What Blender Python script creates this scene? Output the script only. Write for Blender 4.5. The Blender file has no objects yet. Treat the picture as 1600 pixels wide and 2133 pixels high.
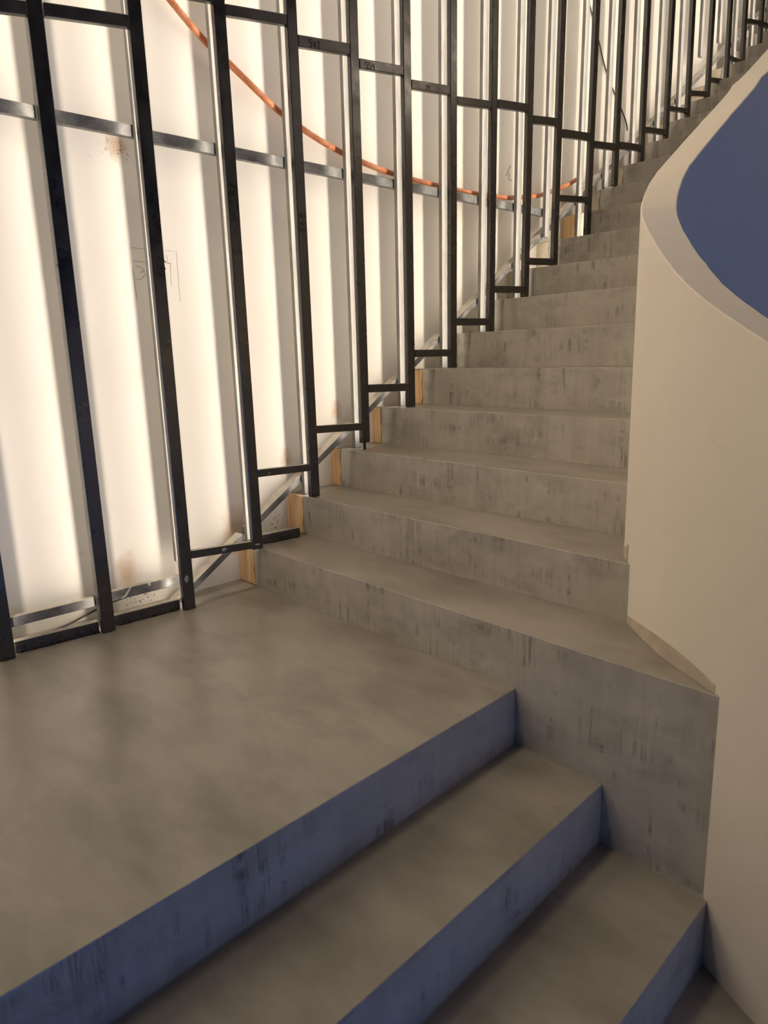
import bpy, bmesh, math, random
from mathutils import Vector, Matrix
random.seed(7)
C = bpy.context.scene.collection
H = 0.165            # riser height
T = 0.25366          # going
XW = -2.485          # plaster wall face
XF = -2.300          # front face of the black studs
XR = -2.370          # front face of the rear studs
XB = -2.397          # front face of the rails fixed behind them

# ------------------------------------------------------------------ materials
def new_mat(name):
    m = bpy.data.materials.new(name); m.use_nodes = True
    nt = m.node_tree; b = nt.nodes['Principled BSDF']
    return m, nt, b
def N(nt, kind, **kw):
    n = nt.nodes.new(kind)
    for k, v in kw.items(): setattr(n, k, v)
    return n
def setin(n, **kw):
    for k, v in kw.items(): n.inputs[k.replace('_', ' ')].default_value = v
def ramp(nt, src, stops):
    r = N(nt, 'ShaderNodeValToRGB'); e = r.color_ramp.elements
    e[0].position, e[0].color = stops[0][0], stops[0][1]
    e[1].position, e[1].color = stops[-1][0], stops[-1][1]
    for p, c in stops[1:-1]:
        k = e.new(p); k.color = c
    nt.links.new(src, r.inputs[0]); return r.outputs[0]
def g(v, a=1.0): return (v, v, v, a)
def coord(nt, scale=(1, 1, 1), rot=(0, 0, 0)):
    t = N(nt, 'ShaderNodeNewGeometry'); m = N(nt, 'ShaderNodeMapping')
    m.inputs['Scale'].default_value = scale; m.inputs['Rotation'].default_value = rot
    nt.links.new(t.outputs['Position'], m.inputs['Vector']); return m.outputs[0]
def noise(nt, vec, scale, detail=4, rough=.55, dist=0.0):
    n = N(nt, 'ShaderNodeTexNoise'); setin(n, Scale=scale, Detail=detail, Roughness=rough, Distortion=dist)
    nt.links.new(vec, n.inputs['Vector']); return n.outputs['Fac']
def mixc(nt, fac, a, b, mode='MIX'):
    m = N(nt, 'ShaderNodeMix', data_type='RGBA', blend_type=mode)
    for s, v in ((m.inputs[0], fac), (m.inputs[6], a), (m.inputs[7], b)):
        if isinstance(v, (int, float, tuple)): s.default_value = v
        else: nt.links.new(v, s)
    return m.outputs[2]
def math_(nt, op, a, b=0.0, clamp=False):
    m = N(nt, 'ShaderNodeMath', operation=op, use_clamp=clamp)
    for s, v in ((m.inputs[0], a), (m.inputs[1], b)):
        if isinstance(v, (int, float)): s.default_value = v
        else: nt.links.new(v, s)
    return m.outputs[0]

def concrete_mat():
    m, nt, b = new_mat('microcement')
    geo = N(nt, 'ShaderNodeNewGeometry'); sep = N(nt, 'ShaderNodeSeparateXYZ')
    nt.links.new(geo.outputs['True Normal'], sep.inputs[0])
    up = math_(nt, 'GREATER_THAN', sep.outputs['Z'], .7)
    # trowelled clouds on the treads
    big = noise(nt, coord(nt, (1.0, 2.0, 1)), 2.2, 5, .6, .1)
    fine = noise(nt, coord(nt, (2.2, 5, 3), (0, 0, .3)), 3.2, 5, .55, .0)
    c1 = ramp(nt, big, [(.28, (.285, .263, .224, 1)), (.5, (.345, .320, .274, 1)), (.74, (.395, .369, .318, 1))])
    c1 = mixc(nt, .8, c1, ramp(nt, fine, [(.3, g(.86)), (.7, g(1.0))]), 'MULTIPLY')
    pat = ramp(nt, noise(nt, coord(nt, (1.3, 2.6, 1), (0, 0, .5)), 2.2, 5, .58, .1), [(.46, g(0)), (.78, g(1))])
    tread = mixc(nt, math_(nt, 'MULTIPLY', pat, .75), c1, (.150, .136, .112, 1))
    # risers: same cement, coloured paler in place of missing wall glow, vertical float marks
    drag = noise(nt, coord(nt, (30, 30, 2.2)), 1.6, 6, .7, .2)
    patch = noise(nt, coord(nt, (2.2, 2.2, 5.0)), 2.4, 4, .6, .5)
    mask = math_(nt, 'MULTIPLY', ramp(nt, drag, [(.50, g(0)), (.66, g(1))]), ramp(nt, patch, [(.49, g(0)), (.61, g(1))]))
    soft = ramp(nt, noise(nt, coord(nt, (1.5, 1.5, 3)), 2.6, 5, .6, .4), [(.3, (.405, .378, .328, 1)), (.7, (.53, .497, .434, 1))])
    soft = mixc(nt, .25, soft, ramp(nt, noise(nt, coord(nt, (14, 14, 1.2)), 2.0, 4, .6), [(.3, g(.35)), (.7, g(.62))]), 'OVERLAY')
    blot = ramp(nt, noise(nt, coord(nt, (2, 2, 3)), 3.0, 6, .65, .15), [(.50, g(0)), (.76, g(.6))])
    soft = mixc(nt, blot, soft, (.190, .177, .156, 1))
    riser = mixc(nt, math_(nt, 'MULTIPLY', mask, .72), soft, (.090, .083, .073, 1))
    nt.links.new(mixc(nt, up, riser, tread), b.inputs['Base Color'])
    r = ramp(nt, big, [(.3, g(.285)), (.7, g(.33))])
    nt.links.new(r, b.inputs['Roughness'])
    setin(b, IOR=1.5)
    bp = N(nt, 'ShaderNodeBump'); setin(bp, Strength=.02, Distance=.01)
    nt.links.new(noise(nt, coord(nt), 9, 5, .6), bp.inputs['Height']); nt.links.new(bp.outputs[0], b.inputs['Normal'])
    return m

def wall_mat():
    m, nt, b = new_mat('painted_board')
    base = ramp(nt, noise(nt, coord(nt), 1.6, 4), [(.3, (.75, .715, .66, 1)), (.7, (.80, .77, .715, 1))])
    sm = ramp(nt, noise(nt, coord(nt, (1, 6, 6), (.5, 0, 0)), 2.4, 6, .7, .6), [(.64, g(0)), (.74, g(1))])
    sm2 = ramp(nt, noise(nt, coord(nt, (1, 1, 1)), 1.8, 2), [(.50, g(0)), (.62, g(1))])
    col = mixc(nt, math_(nt, 'MULTIPLY', math_(nt, 'MULTIPLY', sm, sm2), .40), base, (.33, .30, .265, 1))
    geo = N(nt, 'ShaderNodeNewGeometry')
    jit = noise(nt, coord(nt), 22, 4, .6)
    def stain(col, y, z, ry, rz, c, k, speck=False):
        mp = N(nt, 'ShaderNodeMapping', vector_type='TEXTURE')
        mp.inputs['Location'].default_value = (XW, y, z); mp.inputs['Scale'].default_value = (1, ry, rz)
        nt.links.new(geo.outputs['Position'], mp.inputs[0])
        l = N(nt, 'ShaderNodeVectorMath', operation='LENGTH'); nt.links.new(mp.outputs[0], l.inputs[0])
        f = math_(nt, 'SUBTRACT', 1.25, math_(nt, 'ADD', l.outputs['Value'], math_(nt, 'MULTIPLY', math_(nt, 'SUBTRACT', jit, .5), 1.2)), True)
        if speck:
            f = math_(nt, 'MULTIPLY', f, ramp(nt, noise(nt, coord(nt), 95, 2), [(.58, g(0)), (.64, g(1))]))
        return mixc(nt, math_(nt, 'MULTIPLY', f, k, True), col, c)
    rust = (.42, .22, .07, 1); soot = (.10, .075, .05, 1)
    for y, z, ry, rz in ((-.345, 1.60, .035, .05), (-.465, .135, .05, .075), (.00, .225, .06, .09), (-.235, .13, .03, .06), (.27, .47, .03, .05), (.55, .66, .03, .05)):
        col = stain(col, y, z, ry, rz, rust, .6)
    col = stain(col, -.345, 1.585, .05, .035, soot, .9, True)
    col = stain(col, -.42, .035, .075, .05, soot, .9, True)
    col = stain(col, .20, .20, .05, .05, soot, .8, True)
    nt.links.new(col, b.inputs['Base Color'])
    setin(b, Roughness=.55)
    return m

def plaster_mat():
    m, nt, b = new_mat('parapet_plaster')
    c = ramp(nt, noise(nt, coord(nt, (1, 1, .7)), 2.3, 5, .55, .3), [(.3, (.77, .71, .61, 1)), (.7, (.82, .76, .66, 1))])
    c = mixc(nt, .18, c, ramp(nt, noise(nt, coord(nt), 14, 6, .7), [(.3, g(.38)), (.7, g(.6))]), 'OVERLAY')
    nt.links.new(c, b.inputs['Base Color']); setin(b, Roughness=.75)
    bp = N(nt, 'ShaderNodeBump'); setin(bp, Strength=.06, Distance=.004)
    nt.links.new(noise(nt, coord(nt), 60, 4, .6), bp.inputs['Height']); nt.links.new(bp.outputs[0], b.inputs['Normal'])
    return m

def steel_mat(name, lo, hi, rough=.4, metal=.0, spec=.5, streak=(1, 20, 1.5)):
    m, nt, b = new_mat(name)
    f = noise(nt, coord(nt, streak), 3.0, 6, .7, .3)
    geo = N(nt, 'ShaderNodeNewGeometry'); sep = N(nt, 'ShaderNodeSeparateXYZ'); nt.links.new(geo.outputs['True Normal'], sep.inputs[0])
    lit_top = math_(nt, 'MULTIPLY', math_(nt, 'GREATER_THAN', sep.outputs['Z'], .6), ramp(nt, noise(nt, coord(nt), 14, 4), [(.35, g(.45)), (.6, g(.95))]))
    nt.links.new(mixc(nt, lit_top, ramp(nt, f, [(.32, (*lo, 1)), (.70, (*hi, 1))]), (.50, .46, .39, 1)), b.inputs['Base Color'])   # light on upward faces, put into the colour
    nt.links.new(ramp(nt, noise(nt, coord(nt), 12, 4), [(.3, g(rough - .08)), (.7, g(rough + .12))]), b.inputs['Roughness'])
    setin(b, Metallic=metal, IOR=1.95 if spec > .7 else 1.5); b.inputs['Specular IOR Level'].default_value = min(spec, .5)
    return m
def plain(name, col, rough=.6, metal=0):
    m, nt, b = new_mat(name)
    f = noise(nt, coord(nt), 18, 5, .65)
    k = .72
    nt.links.new(ramp(nt, f, [(.3, (col[0]*k, col[1]*k, col[2]*k, 1)), (.7, (*col, 1))]), b.inputs['Base Color'])
    setin(b, Roughness=rough, Metallic=metal); return m

CONC = concrete_mat(); WALL = wall_mat(); PLAS = plaster_mat()
BLACK = steel_mat('black_mill_steel', (.006, .006, .007), (.016, .015, .016), .28, 0, .95)
RAILB = steel_mat('black_rail_steel', (.014, .013, .013), (.036, .034, .033), .34, 0, .8, (1, 3, 8))
GALV = steel_mat('bare_steel_stud', (.15, .148, .145), (.27, .265, .255), .42, 0, .45)
GALR = steel_mat('bare_steel_rail', (.07, .07, .072), (.20, .20, .20), .34, .2, .5, (1, 5, 9))
WOOD = (lambda: (lambda m, nt, b: (nt.links.new(ramp(nt, noise(nt, coord(nt, (34, 34, 2.5)), 1.3, 5, .6, .5), [(.3, (.62, .36, .16, 1)), (.5, (.76, .50, .26, 1)), (.72, (.84, .64, .40, 1))]), b.inputs['Base Color']), setin(b, Roughness=.7), m)[-1])(*new_mat('formwork_wood')))()
PIPE = (lambda: (lambda m, nt, b: (nt.links.new(ramp(nt, noise(nt, coord(nt), 26, 6, .7), [(.30, (.30, .085, .028, 1)), (.52, (.52, .185, .07, 1)), (.75, (.60, .30, .16, 1))]), b.inputs['Base Color']), setin(b, Roughness=.42), m)[-1])(*new_mat('orange_conduit')))()
JOINT = plain('joint_filler', (.46, .43, .38), .8)
BOARD = plain('pale_board', (.66, .58, .46), .8)
INK = plain('marker_ink', (.006, .006, .007), .3)
FILL = plain('tan_filler', (.60, .52, .41), .8)
PENCIL = plain('pencil_line', (.46, .41, .35), .8)
SPLASH = plain('plaster_splash', (.62, .58, .52), .8)
GRIT = plain('bitumen_grit', (.05, .045, .04), .7)
CABLE = plain('dark_cable', (.05, .045, .04), .5)
BOLT = plain('dark_bolt_steel', (.03, .03, .03), .4, .5)

# ------------------------------------------------------------------ mesh helpers
def obj(name, bm, mat, parent=None, smooth=False):
    bmesh.ops.recalc_face_normals(bm, faces=bm.faces)
    me = bpy.data.meshes.new(name); bm.to_mesh(me); bm.free(); me.materials.append(mat)
    if smooth:
        for p in me.polygons: p.use_smooth = True
    o = bpy.data.objects.new(name, me); C.objects.link(o)
    if parent: o.parent = parent; o.matrix_parent_inverse = parent.matrix_world.inverted()
    return o
def thing(name, label, cat, loc, group=None):
    o = bpy.data.objects.new(name, None); C.objects.link(o)
    o.location = loc; o.empty_display_size = .1
    o['label'] = label; o['category'] = cat
    if group: o['group'] = group
    bpy.context.view_layer.update()
    return o
def tag(o, label, cat, group=None):
    o['label'] = label; o['category'] = cat
    if group: o['group'] = group
    return o
def bev(bm, w, seg=2):
    if w > 0:
        bmesh.ops.bevel(bm, geom=list(bm.edges), offset=w, segments=seg, profile=.5, affect='EDGES', clamp_overlap=True)
def prism(pts, z0, z1, w=.0):
    bm = bmesh.new()
    lo = [bm.verts.new((x, y, z0)) for x, y in pts]; hi = [bm.verts.new((x, y, z1)) for x, y in pts]
    bm.faces.new(lo[::-1]); bm.faces.new(hi); n = len(pts)
    for i in range(n): bm.faces.new((lo[i], lo[(i+1) % n], hi[(i+1) % n], hi[i]))
    bmesh.ops.recalc_face_normals(bm, faces=bm.faces)
    if w:
        es = [e for e in bm.edges if len(e.link_faces) == 2 and e.calc_face_angle(0) > .6]
        bmesh.ops.bevel(bm, geom=es, offset=w, segments=2, profile=.5, affect='EDGES', clamp_overlap=True)
    return bm
def quadbar(q0, q1, x0, x1, w=.003):
    """bar whose (y,z) side outline is the quad q0=(bottom,top) at one end to q1=(bottom,top); x from x0 (back) to x1 (front)"""
    bm = bmesh.new()
    ring = [q0[0], q1[0], q1[1], q0[1]]
    a = [bm.verts.new((x0, *p)) for p in ring]; b = [bm.verts.new((x1, *p)) for p in ring]
    bm.faces.new(a[::-1]); bm.faces.new(b)
    for i in range(4): bm.faces.new((a[i], a[(i+1) % 4], b[(i+1) % 4], b[i]))
    bmesh.ops.recalc_face_normals(bm, faces=bm.faces)
    bev(bm, w); return bm
def stud(y0, z0, y1, z1, wid, x0, x1, w=.003):
    h = wid/2
    return quadbar(((y0-h, z0), (y1-h, z1)), ((y0+h, z0), (y1+h, z1)), x0, x1, w)
def smooth_pts(P, n=8):
    P = [Vector(p) for p in P]; E = [2*P[0]-P[1]] + P + [2*P[-1]-P[-2]]; Q = []
    for i in range(1, len(E)-2):
        p0, p1, p2, p3 = E[i-1:i+3]; d = (p2-p1).length
        m1 = (p2-p0)/((p2-p1).length+(p1-p0).length)*d; m2 = (p3-p1)/((p3-p2).length+(p2-p1).length)*d
        for k in range(n):
            t = k/n
            Q.append((2*t**3-3*t**2+1)*p1+(t**3-2*t**2+t)*m1+(-2*t**3+3*t**2)*p2+(t**3-t**2)*m2)
    Q.append(P[-1]); return Q
def tube(pts, r, seg=10):
    bm = bmesh.new(); rings = []
    for i, p in enumerate(pts):
        d = (pts[min(i+1, len(pts)-1)]-pts[max(i-1, 0)]).normalized()
        u = d.cross(Vector((1, .01, .02))).normalized(); v = d.cross(u)
        rings.append([bm.verts.new(p+r*(math.cos(a)*u+math.sin(a)*v)) for a in [2*math.pi*k/seg for k in range(seg)]])
    for a, b in zip(rings, rings[1:]):
        for k in range(seg): bm.faces.new((a[k], a[(k+1) % seg], b[(k+1) % seg], b[k]))
    bm.faces.new(rings[0][::-1]); bm.faces.new(rings[-1]); return bm
def strokes(lines, x, w, dx=.0012):
    """flat pen strokes in the (y,z) plane standing dx proud of face x"""
    bm = bmesh.new()
    for L in lines:
        P = [Vector((0, *p)) for p in L]
        lo, hi = [], []
        for i, p in enumerate(P):
            d = (P[min(i+1, len(P)-1)]-P[max(i-1, 0)]).normalized(); n = Vector((0, -d.z, d.y))*w/2
            lo.append((p+n)); hi.append((p-n))
        for i in range(len(P)-1):
            q = [lo[i], lo[i+1], hi[i+1], hi[i]]
            a = [bm.verts.new((x-.0005, v.y, v.z)) for v in q]; b = [bm.verts.new((x+dx, v.y, v.z)) for v in q]
            bm.faces.new(a[::-1]); bm.faces.new(b)
            for k in range(4): bm.faces.new((a[k], a[(k+1) % 4], b[(k+1) % 4], b[k]))
    return bm
def blob(pts, x, dx=.003):
    bm = bmesh.new()
    a = [bm.verts.new((x-.0005, *p)) for p in pts]
    cy = sum(p[0] for p in pts)/len(pts); cz = sum(p[1] for p in pts)/len(pts)
    b = [bm.verts.new((x+dx*.8, cy+(p[0]-cy)*.8, cz+(p[1]-cz)*.8)) for p in pts]
    c = bm.verts.new((x+dx, cy, cz)); n = len(pts)
    bm.faces.new(a[::-1])
    for k in range(n):
        bm.faces.new((a[k], a[(k+1) % n], b[(k+1) % n], b[k])); bm.faces.new((b[k], b[(k+1) % n], c))
    return bm
GLY = {'5': [[(.9, 1), (.15, 1), (.1, .55), (.6, .62), (.85, .35), (.6, .02), (.1, .08)]],
       '2': [[(.1, .8), (.4, 1), (.8, .85), (.75, .55), (.1, .02), (.9, .02)]],
       '4': [[(.2, 1), (.1, .45), (.9, .5)], [(.75, .85), (.7, 0)]],
       'x': [[(.1, .8), (.85, .1)], [(.85, .85), (.1, .05)]],
       '3': [[(.1, .95), (.6, 1), (.75, .75), (.35, .55), (.8, .4), (.65, .05), (.1, .05)]],
       '6': [[(.75, 1), (.25, .65), (.1, .25), (.4, 0), (.8, .2), (.65, .5), (.15, .35)]],
       '8': [[(.5, .52), (.15, .78), (.5, 1), (.85, .78), (.5, .52), (.1, .25), (.5, 0), (.9, .25), (.5, .52)]],
       '7': [[(.1, .95), (.85, .95), (.35, 0)]]}
def writing(txt, y, z, size, ang=0.0, sp=.78):
    out = []; ca, sa = math.cos(ang), math.sin(ang)
    for i, ch in enumerate(txt):
        for L in GLY[ch]:
            out.append([(y+((u*.62+i*sp)*ca-v*sa)*size, z+((u*.62+i*sp)*sa+v*ca)*size) for u, v in L])
    return out

# ------------------------------------------------------------------ the balustrade wall plan
plan = smooth_pts([(-1.03, 7.6, 0), (-1.03, 5, 0), (-1.03, 3.5, 0), (-1.03, 1.4, 0), (-1.03, 1.0, 0), (-1.026, .8, 0), (-1.018, .65, 0), (-1.003, .5, 0), (-.985, .415, 0), (-.945, .315, 0),
                   (-.888, .248, 0), (-.783, .155, 0), (-.72, .106, 0), (-.627, .047, 0), (-.548, .003, 0), (-.455, -.045, 0), (-.391, -.075, 0), (-.3, -.108, 0),
                   (-.2, -.13, 0), (-.1, -.142, 0), (.1, -.15, 0), (.5, -.15, 0), (1.2, -.15, 0), (2.6, -.15, 0)], 10)
arc = [0.0]
for a, b in zip(plan, plan[1:]): arc.append(arc[-1]+(b-a).length)
# arc length counted from y = 3.5 as measured
i0 = min(range(len(plan)), key=lambda i: abs(plan[i].y-3.5)+abs(plan[i].x+1.03)); off = arc[i0]
ztab = [(-4.2, 6.139), (-1, 4.00), (2.247, 1.839), (2.493, 1.673), (2.698, 1.539), (2.883, 1.424), (2.994, 1.357), (3.074, 1.308), (3.142, 1.264), (3.22, 1.212), (3.26, 1.184), (3.326, 1.136),
        (3.393, 1.088), (3.438, 1.060), (3.526, 1.010), (3.594, .973), (3.758, .894), (4.2, .66), (4.8, .31), (5.6, -.05), (7, -.05)]
def ztop(s):
    s -= off
    for (a, za), (b, zb) in zip(ztab, ztab[1:]):
        if a <= s <= b: return za+(zb-za)*(s-a)/(b-a)
    return ztab[0][1] if s < ztab[0][0] else ztab[-1][1]
zt = [ztop(s) for s in arc]
for _ in range(6): zt = [zt[0]]+[(zt[i-1]+2*zt[i]+zt[i+1])/4 for i in range(1, len(zt)-1)]+[zt[-1]]
def offs(i, t):
    d = (plan[min(i+1, len(plan)-1)]-plan[max(i-1, 0)]).normalized()
    return plan[i]+t*Vector((-d.y, d.x, 0))
THK = .085
bm = bmesh.new(); R = []
ZB = -1.3
for i in range(len(plan)):
    o, n = plan[i], offs(i, THK)
    R.append([bm.verts.new((o.x, o.y, ZB)), bm.verts.new((o.x, o.y, zt[i])), bm.verts.new((n.x, n.y, zt[i])), bm.verts.new((n.x, n.y, ZB))])
for a, b in zip(R, R[1:]):
    for k in range(4): bm.faces.new((a[k], a[(k+1) % 4], b[(k+1) % 4], b[k]))
bm.faces.new(R[0]); bm.faces.new(R[-1][::-1])
bmesh.ops.recalc_face_normals(bm, faces=bm.faces)
long_e = [e for e in bm.edges if any({e.verts[0], e.verts[1]} == {a[k], b[k]} for k in (1, 2) for a, b in zip(R, R[1:]))] if False else []
par = obj('parapet_wall', bm, PLAS)
for p in par.data.polygons: p.use_smooth = True
par.data.set_sharp_from_angle(angle=math.radians(35))
bvm = par.modifiers.new('edge', 'BEVEL'); bvm.width = .003; bvm.segments = 2; bvm.limit_method = 'ANGLE'; bvm.angle_limit = math.radians(50)
tag(par, 'curved cream plastered parapet wall sweeping up the right side of the stairs', 'parapet')

def band(pairs, label):      # thin filler smear on the outer face: list of (plan index, z low, z high)
    bm = bmesh.new(); A = []
    for i, zl, zh in pairs:
        o = offs(i, -.0012); q = offs(i, .004)
        A.append([bm.verts.new((o.x, o.y, zl)), bm.verts.new((o.x, o.y, zh)), bm.verts.new((q.x, q.y, zh)), bm.verts.new((q.x, q.y, zl))])
    for a, b in zip(A, A[1:]):
        for k in range(4): bm.faces.new((a[k], a[(k+1) % 4], b[(k+1) % 4], b[k]))
    bm.faces.new(A[0]); bm.faces.new(A[-1][::-1])
    o = obj('filler_band', bm, FILL, par); o['label'] = label
idx1 = [i for i, p in enumerate(plan) if p.x < -.555 and p.y < .262 and p.y > .004]
idx2 = [i for i, p in enumerate(plan) if p.x > -1.02 and .262 < p.y < .40]
rb = random.Random(4)
band([(i, H+.001, H+.004+.040*math.sin(math.pi*min(1, (len(idx1)-k+4)/(len(idx1)+8)))**.8) for k, i in enumerate(idx1)], 'tan filler smear along the foot of the parapet on the first tread')
band([(i, 2*H+.001, 2*H+.040+.010*math.sin(k*.5)) for k, i in enumerate(idx2)], 'tan filler smear along the foot of the parapet on the second tread')

# ------------------------------------------------------------------ staircase
def core_x(y):      # centre line of the parapet between the steps and the well, as x at y (upper flight)
    best = None
    for i in range(len(plan)-1):
        a, b = offs(i, .008), offs(i+1, .008)
        if (a.y-y)*(b.y-y) <= 0 and a.y != b.y and a.x < -.2:
            t = (y-a.y)/(b.y-a.y); best = a.x+(b.x-a.x)*t; break
    return best
up = thing('concrete_staircase', 'grey microcement staircase climbing between the open steel stud wall and the curved parapet', 'staircase', (-1.7, 0, 0))
XC = {1: -2.365, 2: -2.365, 3: -2.418, 4: -2.424, 5: -2.402, 6: -2.404}
NSTEP = 23
for n in range(1, NSTEP+1):
    y0, y1 = (n-1)*T, n*T
    ys = [y0+(y1-y0)*k/8 for k in range(9)]
    right = []
    for y in ys:
        x = core_x(y)
        right.append((x if x is not None else -.55, y))
    if n == 1: right = [(-.535, 0.0)] + [(core_x(y) or -.6, y) for y in ys[1:]]
    pts = [(XW, y0+.012), (XC.get(n, -2.404), y0+.012), (XC.get(n, -2.404)+.004, y0)] + right + [(XW, y1)]
    s = obj('step', prism(pts, -.9 if n == 1 else (n-1)*H-.12, n*H, .0022), CONC, up)
    # formwork board left showing between the cement and the wall
    if n < 20:
        xc = XC.get(n, -2.404); pale = n in (6, 7, 8, 9) or n > 10
        bmw = bmesh.new()
        zb, ztp = (n-1)*H+.001, n*H-.004
        k = 5
        xs_r = [xc-.001+.005*math.sin(i*2.1+n) - .004 for i in range(k+1)]
        for yy in (y0+.003, y0+.0115):
            pass
        ringf = [(XW+.001, zb)] + [(xs_r[i], zb+(ztp-zb)*i/k) for i in range(k+1)] + [(XW+.001, ztp)]
        a = [bmw.verts.new((x, y0+.003, z)) for x, z in ringf]; b2 = [bmw.verts.new((x, y0+.0118, z)) for x, z in ringf]
        bmw.faces.new(a); bmw.faces.new(b2[::-1])
        for i in range(len(a)): bmw.faces.new((a[i], a[(i+1) % len(a)], b2[(i+1) % len(a)], b2[i]))
        fb = obj('formwork_board', bmw, BOARD if pale else WOOD, up); fb['label'] = 'pale plastered board at the step end' if pale else 'bare orange-brown timber board at the step end'
    if 2 <= n <= 6:
        xa, xb = XC.get(n, -2.404)+.01, {2: -.96, 3: -.985, 4: -1.0, 5: -1.0, 6: -1.0}[n]
        bj = bmesh.new()
        bmesh.ops.create_cube(bj, size=1, matrix=Matrix.Translation(((xa+xb)/2, y0-.0008, (n-1)*H+.0008)) @ Matrix.Diagonal((xb-xa, .0016, .0016, 1)))
        jb = obj('joint_bead', bj, JOINT, up); jb['label'] = 'thin pale joint line at the foot of the riser'

def edge_x(a, k, y): return a+k*y
yb = -3.2
landing = obj('floor', prism([(XW, yb), (edge_x(-1.072, -.047, yb), yb), (-1.072, 0), (XW, 0)], -.9, 0, .0022), CONC)
landing['kind'] = 'structure'; landing['label'] = 'grey microcement landing in front of the stud wall'; landing['category'] = 'floor'
low = thing('concrete_staircase', 'lower grey microcement flight dropping from the landing edge to the bottom right, blue-lit risers', 'staircase', (-.6, -1.2, -.9))
edges = [(-1.072, -.047), (-.803, -.050), (-.531, -.043), (-.262, -.040), (.01, -.04), (.28, -.04)]
def curve_pts(xa, xb):
    P = [offs(i, .008) for i in range(len(plan))]
    return [(p.x, p.y) for p in P if xa < p.x < xb and p.y < .02]
for j in range(1, len(edges)):
    (xa, ka), (xb, kb) = edges[j-1], edges[j]
    z1 = -j*H
    if j <= 2:
        topb = [(xb, 0), (xa, 0)]
    else:
        cv = curve_pts(xa, xb)                     # increasing x along plan order
        cv = sorted(cv, key=lambda p: -p[0])
        yr = cv[0][1]; yl = cv[-1][1] if j > 3 else 0.0
        topb = [(edge_x(xb, kb, yr), yr)] + cv + ([(xa, 0.0)] if j == 3 else [(edge_x(xa, ka, cv[-1][1]), cv[-1][1])])
    pts = [(edge_x(xa, ka, yb), yb), (edge_x(xb, kb, yb), yb)] + topb
    obj('step', prism(pts, -1.2, z1, .0022), CONC, low)
def bead(p0, p1, z, side, parent, w=.0022):
    bm = bmesh.new(); a = Vector((*p0, 0)); b = Vector((*p1, 0)); d = (b-a).normalized(); n = Vector((d.y, -d.x, 0))*w*side
    q = [a, b, b+n, a+n]; lo_ = [bm.verts.new((v.x, v.y, z)) for v in q]; hi_ = [bm.verts.new((v.x, v.y, z+w)) for v in q]
    bm.faces.new(lo_[::-1]); bm.faces.new(hi_)
    for i in range(4): bm.faces.new((lo_[i], lo_[(i+1) % 4], hi_[(i+1) % 4], hi_[i]))
    o = obj('joint_bead', bm, JOINT, parent); o['label'] = 'thin pale joint line at the foot of the riser'
for j in range(1, 4):
    xa, ka = edges[j-1]
    bead((edge_x(xa, ka, -.004), -.004), (edge_x(xa, ka, -2.6), -2.6), -j*H, -1, low)
bead((-1.068, -.0001), (-.808, -.0001), -H, 1, low); bead((-.796, -.0001), (-.54, -.0001), -2*H, 1, low)
fl = obj('floor', prism([(edge_x(.28, -.04, yb), yb), (6.5, yb), (6.5, -.16), (.28, -.11)], -1.2, -.99, 0), CONC)
fl['kind'] = 'structure'; fl['label'] = 'lower concrete floor at the foot of the steps'; fl['category'] = 'floor'

# ------------------------------------------------------------------ plastered wall behind the studs
bm = bmesh.new()
bmesh.ops.create_cube(bm, size=1, matrix=Matrix.Translation((XW-.06, 1.2, 1.9)) @ Matrix.Diagonal((.12, 12.0, 5.6, 1)))
wl = obj('wall_left', bm, WALL); wl['kind'] = 'structure'; wl['label'] = 'cream board wall behind the steel studs'; wl['category'] = 'wall'
pen = [[(-.33, 1.279), (-.265, 1.276)], [(-.324, 1.235), (-.27, 1.234)], [(-.203, 1.278), (-.16, 1.279), (-.162, 1.104)],
       [(-.318, 1.218), (-.299, 1.216), (-.289, 1.207), (-.307, 1.196), (-.287, 1.202), (-.285, 1.192), (-.303, 1.176), (-.317, 1.174)],
       [(-.199, 1.263), (-.196, 1.233), (-.187, 1.238), (-.192, 1.155)], [(-.203, 1.235), (-.187, 1.234)],
       [(-.33, 1.21), (-.328, 1.14), (-.325, 1.11)], [(.08, 1.26), (.10, 1.235)], [(.085, 1.23), (.105, 1.25)], [(.07, 1.31), (.115, 1.27), (.118, 1.30)]]
pm = obj('pencil_mark', strokes(pen, XW, .0014, .0008), PENCIL, wl); pm['label'] = 'pencilled rectangle and squiggles'
sc = [[(1.789, 1.852), (1.774, 1.831), (1.754, 1.796)], [(1.779, 1.814), (1.775, 1.778), (1.798, 1.78)]]
pm2 = obj('scuff_mark', strokes(sc, XW, .008, .0008), PENCIL, wl); pm2['label'] = 'dark forked scuff'

# ------------------------------------------------------------------ front black frame
FS = {0: (-.935, -.935), 1: (-.619, -.6235), 2: (-.3195, -.3245), 3: (-.014, -.024), 4: (.276, .273), 5: (.5615, .5655), 6: (.844, .854), 7: (1.129, 1.141), 8: (1.4115, 1.4285), 9: (1.6925, 1.7115),
      10: (1.9465, 1.9715), 11: (2.261, 2.282), 12: (2.5325, 2.543), 13: (2.825, 2.8185), 14: (3.1165, 3.1125), 15: (3.3885, 3.375), 16: (3.6585, 3.6515), 17: (3.93, 3.90), 18: (4.17, 4.155), 19: (4.4455, 4.435), 20: (4.72, 4.72)}
ZTm = {k: 1.886+(y[1]+.62)*.272 for k, y in FS.items()}       # height at which the upper measure was taken
ZTOP = 3.9
def tread_z(y): return 0.0 if y < 0 else (int(y/T)+1)*H
front = thing('stud_frame', 'black welded steel tube frame standing in front, stepping down with the treads', 'stud frame', (XF, 1.5, 0))
wid = .045
fz = {}; FSTUD = {}
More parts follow.
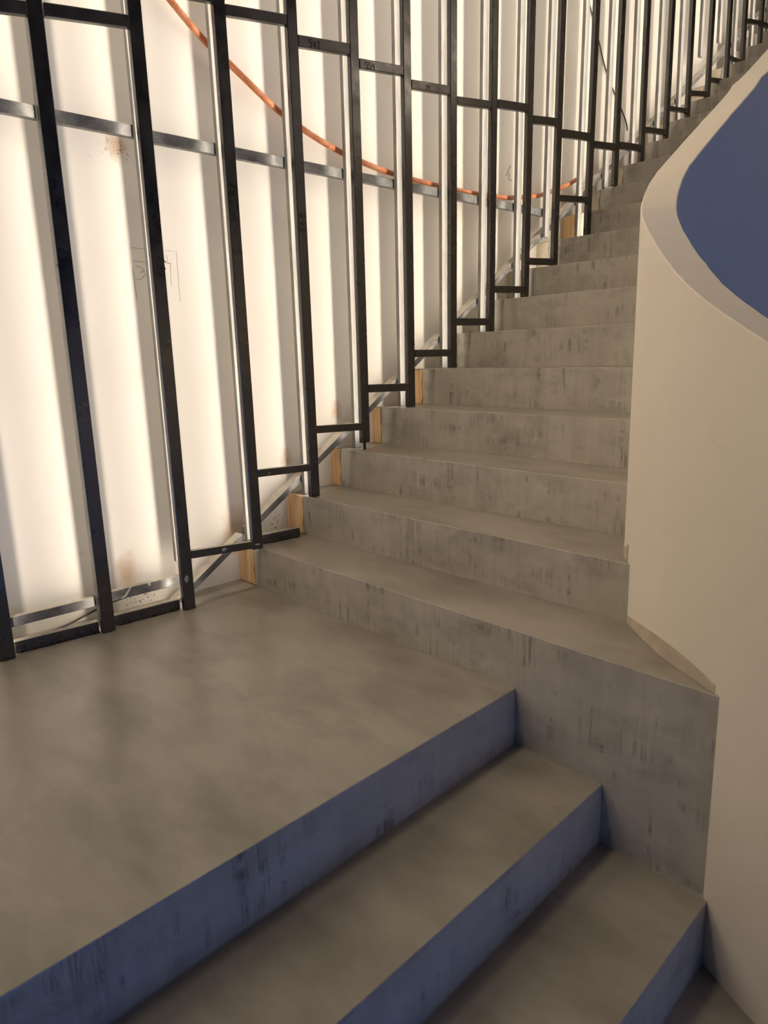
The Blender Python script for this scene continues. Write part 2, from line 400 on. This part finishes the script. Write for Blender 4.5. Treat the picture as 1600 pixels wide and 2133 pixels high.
for k, (yb_, yt_) in FS.items():
    zb = tread_z(yb_+.01)+.001
    if k == 3: zb = H+.001
    if k == 5: zb = .525
    zm = ZTm[k]; yT = yb_+(yt_-yb_)*(ZTOP-zb)/max(zm-zb, .3)
    yT = max(min(yT, yb_+.045), yb_-.045)
    FSTUD[k] = obj('stud', stud(yb_, zb, yT, ZTOP, wid, XF-.022, XF), BLACK, front); fz[k] = (zb, yT)
def fy(k, z): return FS[k][0]+(fz[k][1]-FS[k][0])*(z-fz[k][0])/(ZTOP-fz[k][0])
bolt = tube([Vector((XF-.011, .560, .4955)), Vector((XF-.011, .560, .53))], .006, 8)
obj('levelling_bolt', bolt, BOLT, FSTUD[5])
def frail(ya, za, yb2, zb2, h, name='cross_rail', x0=XF-.0225, x1=XF-.0005, mat=RAILB):
    return obj(name, quadbar(((ya, za-h), (ya, za)), ((yb2, zb2-h), (yb2, zb2)), x0, x1, .0025), mat, front)
# (left y, top z) -> (right y, top z), height
UP = [(-.913, 1.842, -.644, 1.885, .036), (-.598, 1.895, -.345, 1.930, .036), (-.297, 2.045, -.045, 2.080, .035), (.001, 2.054, .250, 2.089, .035), (.297, 2.036, .542, 2.067, .040), (.590, 2.027, .831, 2.054, .036),
      (.877, 2.014, 1.115, 2.040, .036), (1.160, 2.008, 1.403, 2.037, .034), (1.453, 2.054, 1.686, 2.080, .037), (1.735, 2.038, 1.949, 2.064, .038), (1.992, 2.021, 2.255, 2.047, .040), (2.297, 2.016, 2.515, 2.038, .036), (2.565, 2.056, 2.795, 2.078, .037)]
uprails = [frail(*u) for u in UP]
LOW = [(-.297, .218, -.036, .202, .030), (.008, .476, .255, .469, .029), (.298, .620, .540, .612, .031), (.588, .772, .826, .767, .034), (.872, .914, 1.107, .913, .033), (1.152, 1.056, 1.390, 1.059, .034), (1.435, 1.215, 1.672, 1.223, .034),
       (1.715, 1.365, 1.928, 1.376, .034), (1.970, 1.699, 2.240, 1.722, .033), (2.848, 2.185, 3.095, 2.213, .031), (3.113, 2.350, 3.365, 2.383, .026), (3.404, 2.495, 3.637, 2.537, .030), (3.680, 2.630, 3.905, 2.668, .028),
       (3.95, 2.822, 4.148, 2.840, .022), (4.19, 3.108, 4.420, 3.155, .028), (4.46, 3.16, 4.70, 3.19, .028)]
lowrails = [frail(*l, name='foot_rail') for l in LOW]
def base_bar(p0, p1, z0, z1, th):
    bm = bmesh.new(); d = Vector((p1[0]-p0[0], p1[1]-p0[1], 0)).normalized(); n = Vector((-d.y, d.x, 0))*th
    a = Vector((*p0, 0)); b = Vector((*p1, 0)); q = [a, b, b+n, a+n]
    lo = [bm.verts.new((v.x, v.y, z0)) for v in q]; hi = [bm.verts.new((v.x, v.y, z1)) for v in q]
    bm.faces.new(lo[::-1]); bm.faces.new(hi)
    for i in range(4): bm.faces.new((lo[i], lo[(i+1) % 4], hi[(i+1) % 4], hi[i]))
    bmesh.ops.recalc_face_normals(bm, faces=bm.faces); bev(bm, .003); return bm
def gritty(p0, p1, z1, parent, n=70):
    bm = bmesh.new(); rnd = random.Random(int(p0[1]*1000))
    for _ in range(n):
        t = rnd.random(); z = rnd.random()**1.6*z1*.8+.003
        c = Vector((p0[0]+(p1[0]-p0[0])*t+.001, p0[1]+(p1[1]-p0[1])*t, z)); r = rnd.uniform(.002, .0045)
        bmesh.ops.create_icosphere(bm, subdivisions=1, radius=r, matrix=Matrix.Translation(c) @ Matrix.Diagonal((.8, 1.2, .9, 1)))
    o = obj('bitumen_grit', bm, GRIT, parent); o['kind'] = 'stuff'; o['label'] = 'rough black bitumen grit'; return o
for p0, p1, z1, z0 in (((-2.334, -.905), (-2.318, -.645), .040, .001), ((-2.334, -.592), (-2.326, -.345), .040, .001), ((-2.350, .012), (-2.338, .215), H+.040, H+.001)):
    r = obj('base_rail', base_bar(p0, p1, z0, z1, .030), RAILB, front)
    gm = gritty(p0, p1, .036, r)
    if z0 > .1:
        for v in gm.data.vertices: v.co.z += z0
# marker writing on the black steel
def wr(parent, txt, y, z, size, ang=0, w=.0022):
    o = obj('marker_writing', strokes(writing(txt, y, z, size, ang), XF, w), INK, parent); o['label'] = 'handwritten black marker figures'
wr(uprails[4], '5x2', .347, 2.008, .023, .12)
wr(uprails[5], '554', .622, 1.998, .022, .12)
wr(uprails[6], '24', .960, 1.992, .018, .12)
wr(FSTUD[1], '3', -.640, 1.40, .026, -.3); wr(FSTUD[1], '6', -.634, 1.35, .026, -.3); wr(FSTUD[1], '862', -.622, 1.165, .03, 1.35)
wr(FSTUD[2], '3', -.336, 1.40, .024, -.3); wr(FSTUD[2], '6', -.332, 1.345, .024, -.2); wr(FSTUD[2], '867', -.306, 1.160, .03, 1.35)
wr(FSTUD[3], '82', -.012, 1.45, .03, 1.5); wr(FSTUD[4], '068'.replace('0', '8'), .286, 1.355, .032, 1.5)
def sp(parent, pts, x): o = obj('plaster_splash', blob(pts, x), SPLASH, parent); o['label'] = 'dried pale plaster splash'
def ell(y, z, a, b, seed):
    r = random.Random(seed); return [(y+a*math.cos(t)*r.uniform(.75, 1.15), z+b*math.sin(t)*r.uniform(.75, 1.15)) for t in [2*math.pi*k/11 for k in range(11)]]
sp(FSTUD[2], ell(-.324, .118, .009, .014, 1), XF); sp(lowrails[0], ell(-.163, .195, .012, .007, 2), XF-.0005); sp(FSTUD[3], ell(-.016, .186, .013, .003, 3), XF); sp(lowrails[1], [(.053, .452), (.056, .452), (.060, .461), (.057, .461)], XF-.0005)

# ------------------------------------------------------------------ rear bare-steel frame
rear = thing('stud_frame', 'bare grey steel tube frame fixed behind the black frame, with sloping brace along the stairs', 'stud frame', (XR, 1.5, 0))
RSY = {}
for k in FS:
    z0 = tread_z(FS[k][0]+.02)+.001
    z0 = {2: .167, 3: .19, 10: 1.495, 16: 2.767, 17: 2.915, 0: .001, 1: .001}.get(k, z0)
    d = .016
    f0 = fy(k, z0)+d; f1 = fy(k, ZTOP)+d
    RSY[k] = (z0, f0, f1)
    obj('stud', stud(f0, z0, f1, ZTOP, .038, XR-.022, XR), GALV, rear)
def ry(k, z): z0, a, b = RSY[k]; return a+(b-a)*(z-z0)/(ZTOP-z0)
def pt(y, z, x=XB):      # carry a point sighted on the plane x = -2.387 to the plane it belongs to
    k = x/-2.387; return ((y+1.44014)*k-1.44014, .8868+(z-.8868)*k)
def rrail(ya, za, yb2, zb2, h, name, x1=XB, x0=XB-.025, mat=GALR):
    return obj(name, quadbar((pt(ya, za-h), pt(ya, za)), (pt(yb2, zb2-h), pt(yb2, zb2)), x0, x1, .0025), mat, rear)
for k in range(0, 10):
    z = 1.645 if k < 2 else 1.640
    rrail(ry(k, 1.62)-.008, z, ry(k+1, 1.62)-.0085, z, .038, 'cross_rail')
rrail(-1.25, 1.645, ry(0, 1.62)-.0085, 1.645, .038, 'cross_rail')
lr0 = rrail(ry(0, .1)-.02, .104, ry(1, .1)-.02, .104, .033, 'foot_rail')
lr1 = rrail(ry(1, .1)-.019, .109, -.302, .110, .036, 'foot_rail')
sp(lr1, [(-.484, .113), (-.488, .113), (-.522, .078), (-.535, .074), (-.528, .071), (-.512, .074)], XB); sp(lr1, ell(-.424, .100, .006, .007, 5), XB)
def zd(y): return .2038+.66*y
def dbar(ya, yb2, h=.032):
    return obj('sloping_brace', quadbar((pt(ya, zd(ya)), pt(ya, zd(ya)+h)), (pt(yb2, zd(yb2)), pt(yb2, zd(yb2)+h)), XB-.050, XB, .0025), GALR, rear)
dbar(-.335, -.03)
for k in range(3, 20):
    ya = ry(k, zd(FS[k][0]))-.004; yb2 = ry(k+1, zd(FS[k+1][0]))-.005
    dbar(ya, yb2)
# ------------------------------------------------------------------ conduit and cables
pp = [(-.62, 2.56), (-.30, 2.235), (-.127, 2.076), (-.01, 1.985), (.091, 1.930), (.279, 1.822), (.424, 1.765), (.556, 1.727), (.724, 1.695), (.85, 1.680), (1.044, 1.668), (1.156, 1.665), (1.342, 1.663), (1.431, 1.663), (1.639, 1.671), (1.718, 1.676), (1.948, 1.713), (2.014, 1.728), (2.218, 1.795), (2.289, 1.825), (2.345, 1.85)]
pipe = obj('conduit_pipe', tube(smooth_pts([(-2.4405, y, z) for y, z in pp], 5), .0115, 14), PIPE, None, True)
tag(pipe, 'sagging orange plastic conduit pipe threaded behind the rear studs', 'pipe')
cb = [(2.40, 2.91), (2.469, 2.802), (2.587, 2.63), (2.664, 2.511), (2.77, 2.405), (2.867, 2.325), (2.937, 2.257), (2.95, 2.22)]
cab = obj('cable', tube(smooth_pts([(-2.478, y, z) for y, z in cb], 5), .004, 8), CABLE, None, True)
tag(cab, 'thin dark cable hanging slantwise on the wall high behind the studs', 'cable')
cb = [(-2.432, -.82, .0045), (-2.440, -.76, .006), (-2.452, -.70, .010), (-2.464, -.63, .024), (-2.470, -.56, .040), (-2.470, -.48, .05)]
cab2 = obj('cable', tube(smooth_pts(cb, 5), .004, 8), CABLE, None, True)
tag(cab2, 'dark cable lying along the landing floor behind the lowest rail at the far left', 'cable')

# ------------------------------------------------------------------ lights
def area(name, loc, rot, sx, sy, col, power, spread=math.pi):
    l = bpy.data.lights.new(name, 'AREA'); l.shape = 'RECTANGLE'; l.size = sx; l.size_y = sy; l.color = col; l.energy = power; l.spread = spread
    o = bpy.data.objects.new(name, l); C.objects.link(o); o.location = loc; o.rotation_euler = rot; return o
LEDC = (1.0, .86, .69)
LED_W = 1.25   # watts per metre of strip
ks = list(FS) + [21]
for k in range(-9, 21):
    if k in FS:
        z0 = fz[k][0]; ym = fy(k, 1.5+max(0, z0)*.4)
        lean = math.atan2(fz[k][1]-FS[k][0], ZTOP-z0)
    else:
        z0 = 0; ym = FS[0][0]+.313*k; lean = 0
    ln = ZTOP-z0-.02; zc = (ZTOP+z0)/2
    yc = (fy(k, zc) if k in FS else ym)+.002
    # strip glued to the back of the black stud, facing the wall
    o = area('led_strip', (XF-.0235, yc, zc), (0, 0, 0), .008, ln, LEDC, LED_W*ln)
    dirv = Vector((-1, 0, 0)); zax = -dirv; yax = Vector((0, math.sin(lean), math.cos(lean))); xax = yax.cross(zax).normalized()
    o.rotation_euler = Matrix((xax, yax, zax)).transposed().to_euler()
def aim(o, target):
    o.rotation_euler = (Vector(target)-o.location).to_track_quat('-Z', 'Y').to_euler()
# warm ceiling light of the stair hall, then two added fill lights
l = area('ceiling_light', (-1.6, .4, 4.0), (0, 0, 0), .6, 3.2, (1.0, .80, .60), 21); aim(l, (-1.5, 1.2, .5))
hl = area('hall_fill', (-2.1, -3.5, 2.3), (0, 0, 0), 1.6, 1.5, (1.0, .80, .60), 17); aim(hl, (-1.5, 1.0, .6))  # unseen fill added behind the camera to lift risers and parapet
cl = area('well_fill', (.9, 4.0, 3.4), (0, 0, 0), 1.2, 1.2, (1.0, .80, .62), 17); aim(cl, (-1.0, 1.2, 1.5))  # unseen fill added to warm the well side of the parapet
# after the stair fill: dusk daylight from the glazing of the well on the right
sl = bpy.data.lights.new('stair_fill_spot', 'SPOT'); sl.energy = 108; sl.color = (1.0, .80, .58); sl.spot_size = math.radians(62); sl.spot_blend = 1.0; sl.shadow_soft_size = .25  # unseen spot added to brighten the lower steps of the upper flight
so = bpy.data.objects.new('stair_fill_spot', sl); C.objects.link(so); so.location = (-1.75, -1.2, 3.8); aim(so, (-1.55, .85, .35))
w = area('well_window', (3.6, -.9, -.4), (0, 0, 0), 3.6, 2.0, (.10, .32, 1.0), 54); aim(w, (-.95, -.3, .2))

wd = bpy.data.worlds.new('hall'); bpy.context.scene.world = wd; wd.use_nodes = True
bg = wd.node_tree.nodes['Background']; bg.inputs[0].default_value = (.85, .80, .80, 1); bg.inputs[1].default_value = .02

# ------------------------------------------------------------------ camera
cam = bpy.data.cameras.new('camera'); co = bpy.data.objects.new('camera', cam); C.objects.link(co)
cam.sensor_fit = 'HORIZONTAL'; cam.sensor_width = 36; cam.lens = 1469.13/1600*36; cam.clip_start = .02
r = Vector((.6771869, .7353365, -.0264204)); u = Vector((-.1407333, .1646808, .9762553)); f = Vector((-.7222271, .6573891, -.2150060))
M = Matrix((r, u, -f)).transposed().to_4x4(); M.translation = (0, -1.44014, .88680)
co.matrix_world = M
S = bpy.context.scene; S.camera = co
S.view_settings.view_transform = 'Standard'; S.view_settings.look = 'None'; S.view_settings.gamma = 1; S.view_settings.use_curve_mapping = False
S.view_settings.exposure = 0.0
S.cycles.use_light_tree = True
S.cycles.max_bounces = 10; S.cycles.diffuse_bounces = 6
S.cycles.use_denoising = True
S.cycles.use_adaptive_sampling = False
S.cycles.caustics_reflective = False; S.cycles.caustics_refractive = False
S.cycles.sample_clamp_indirect = 0.0; S.cycles.blur_glossy = .5
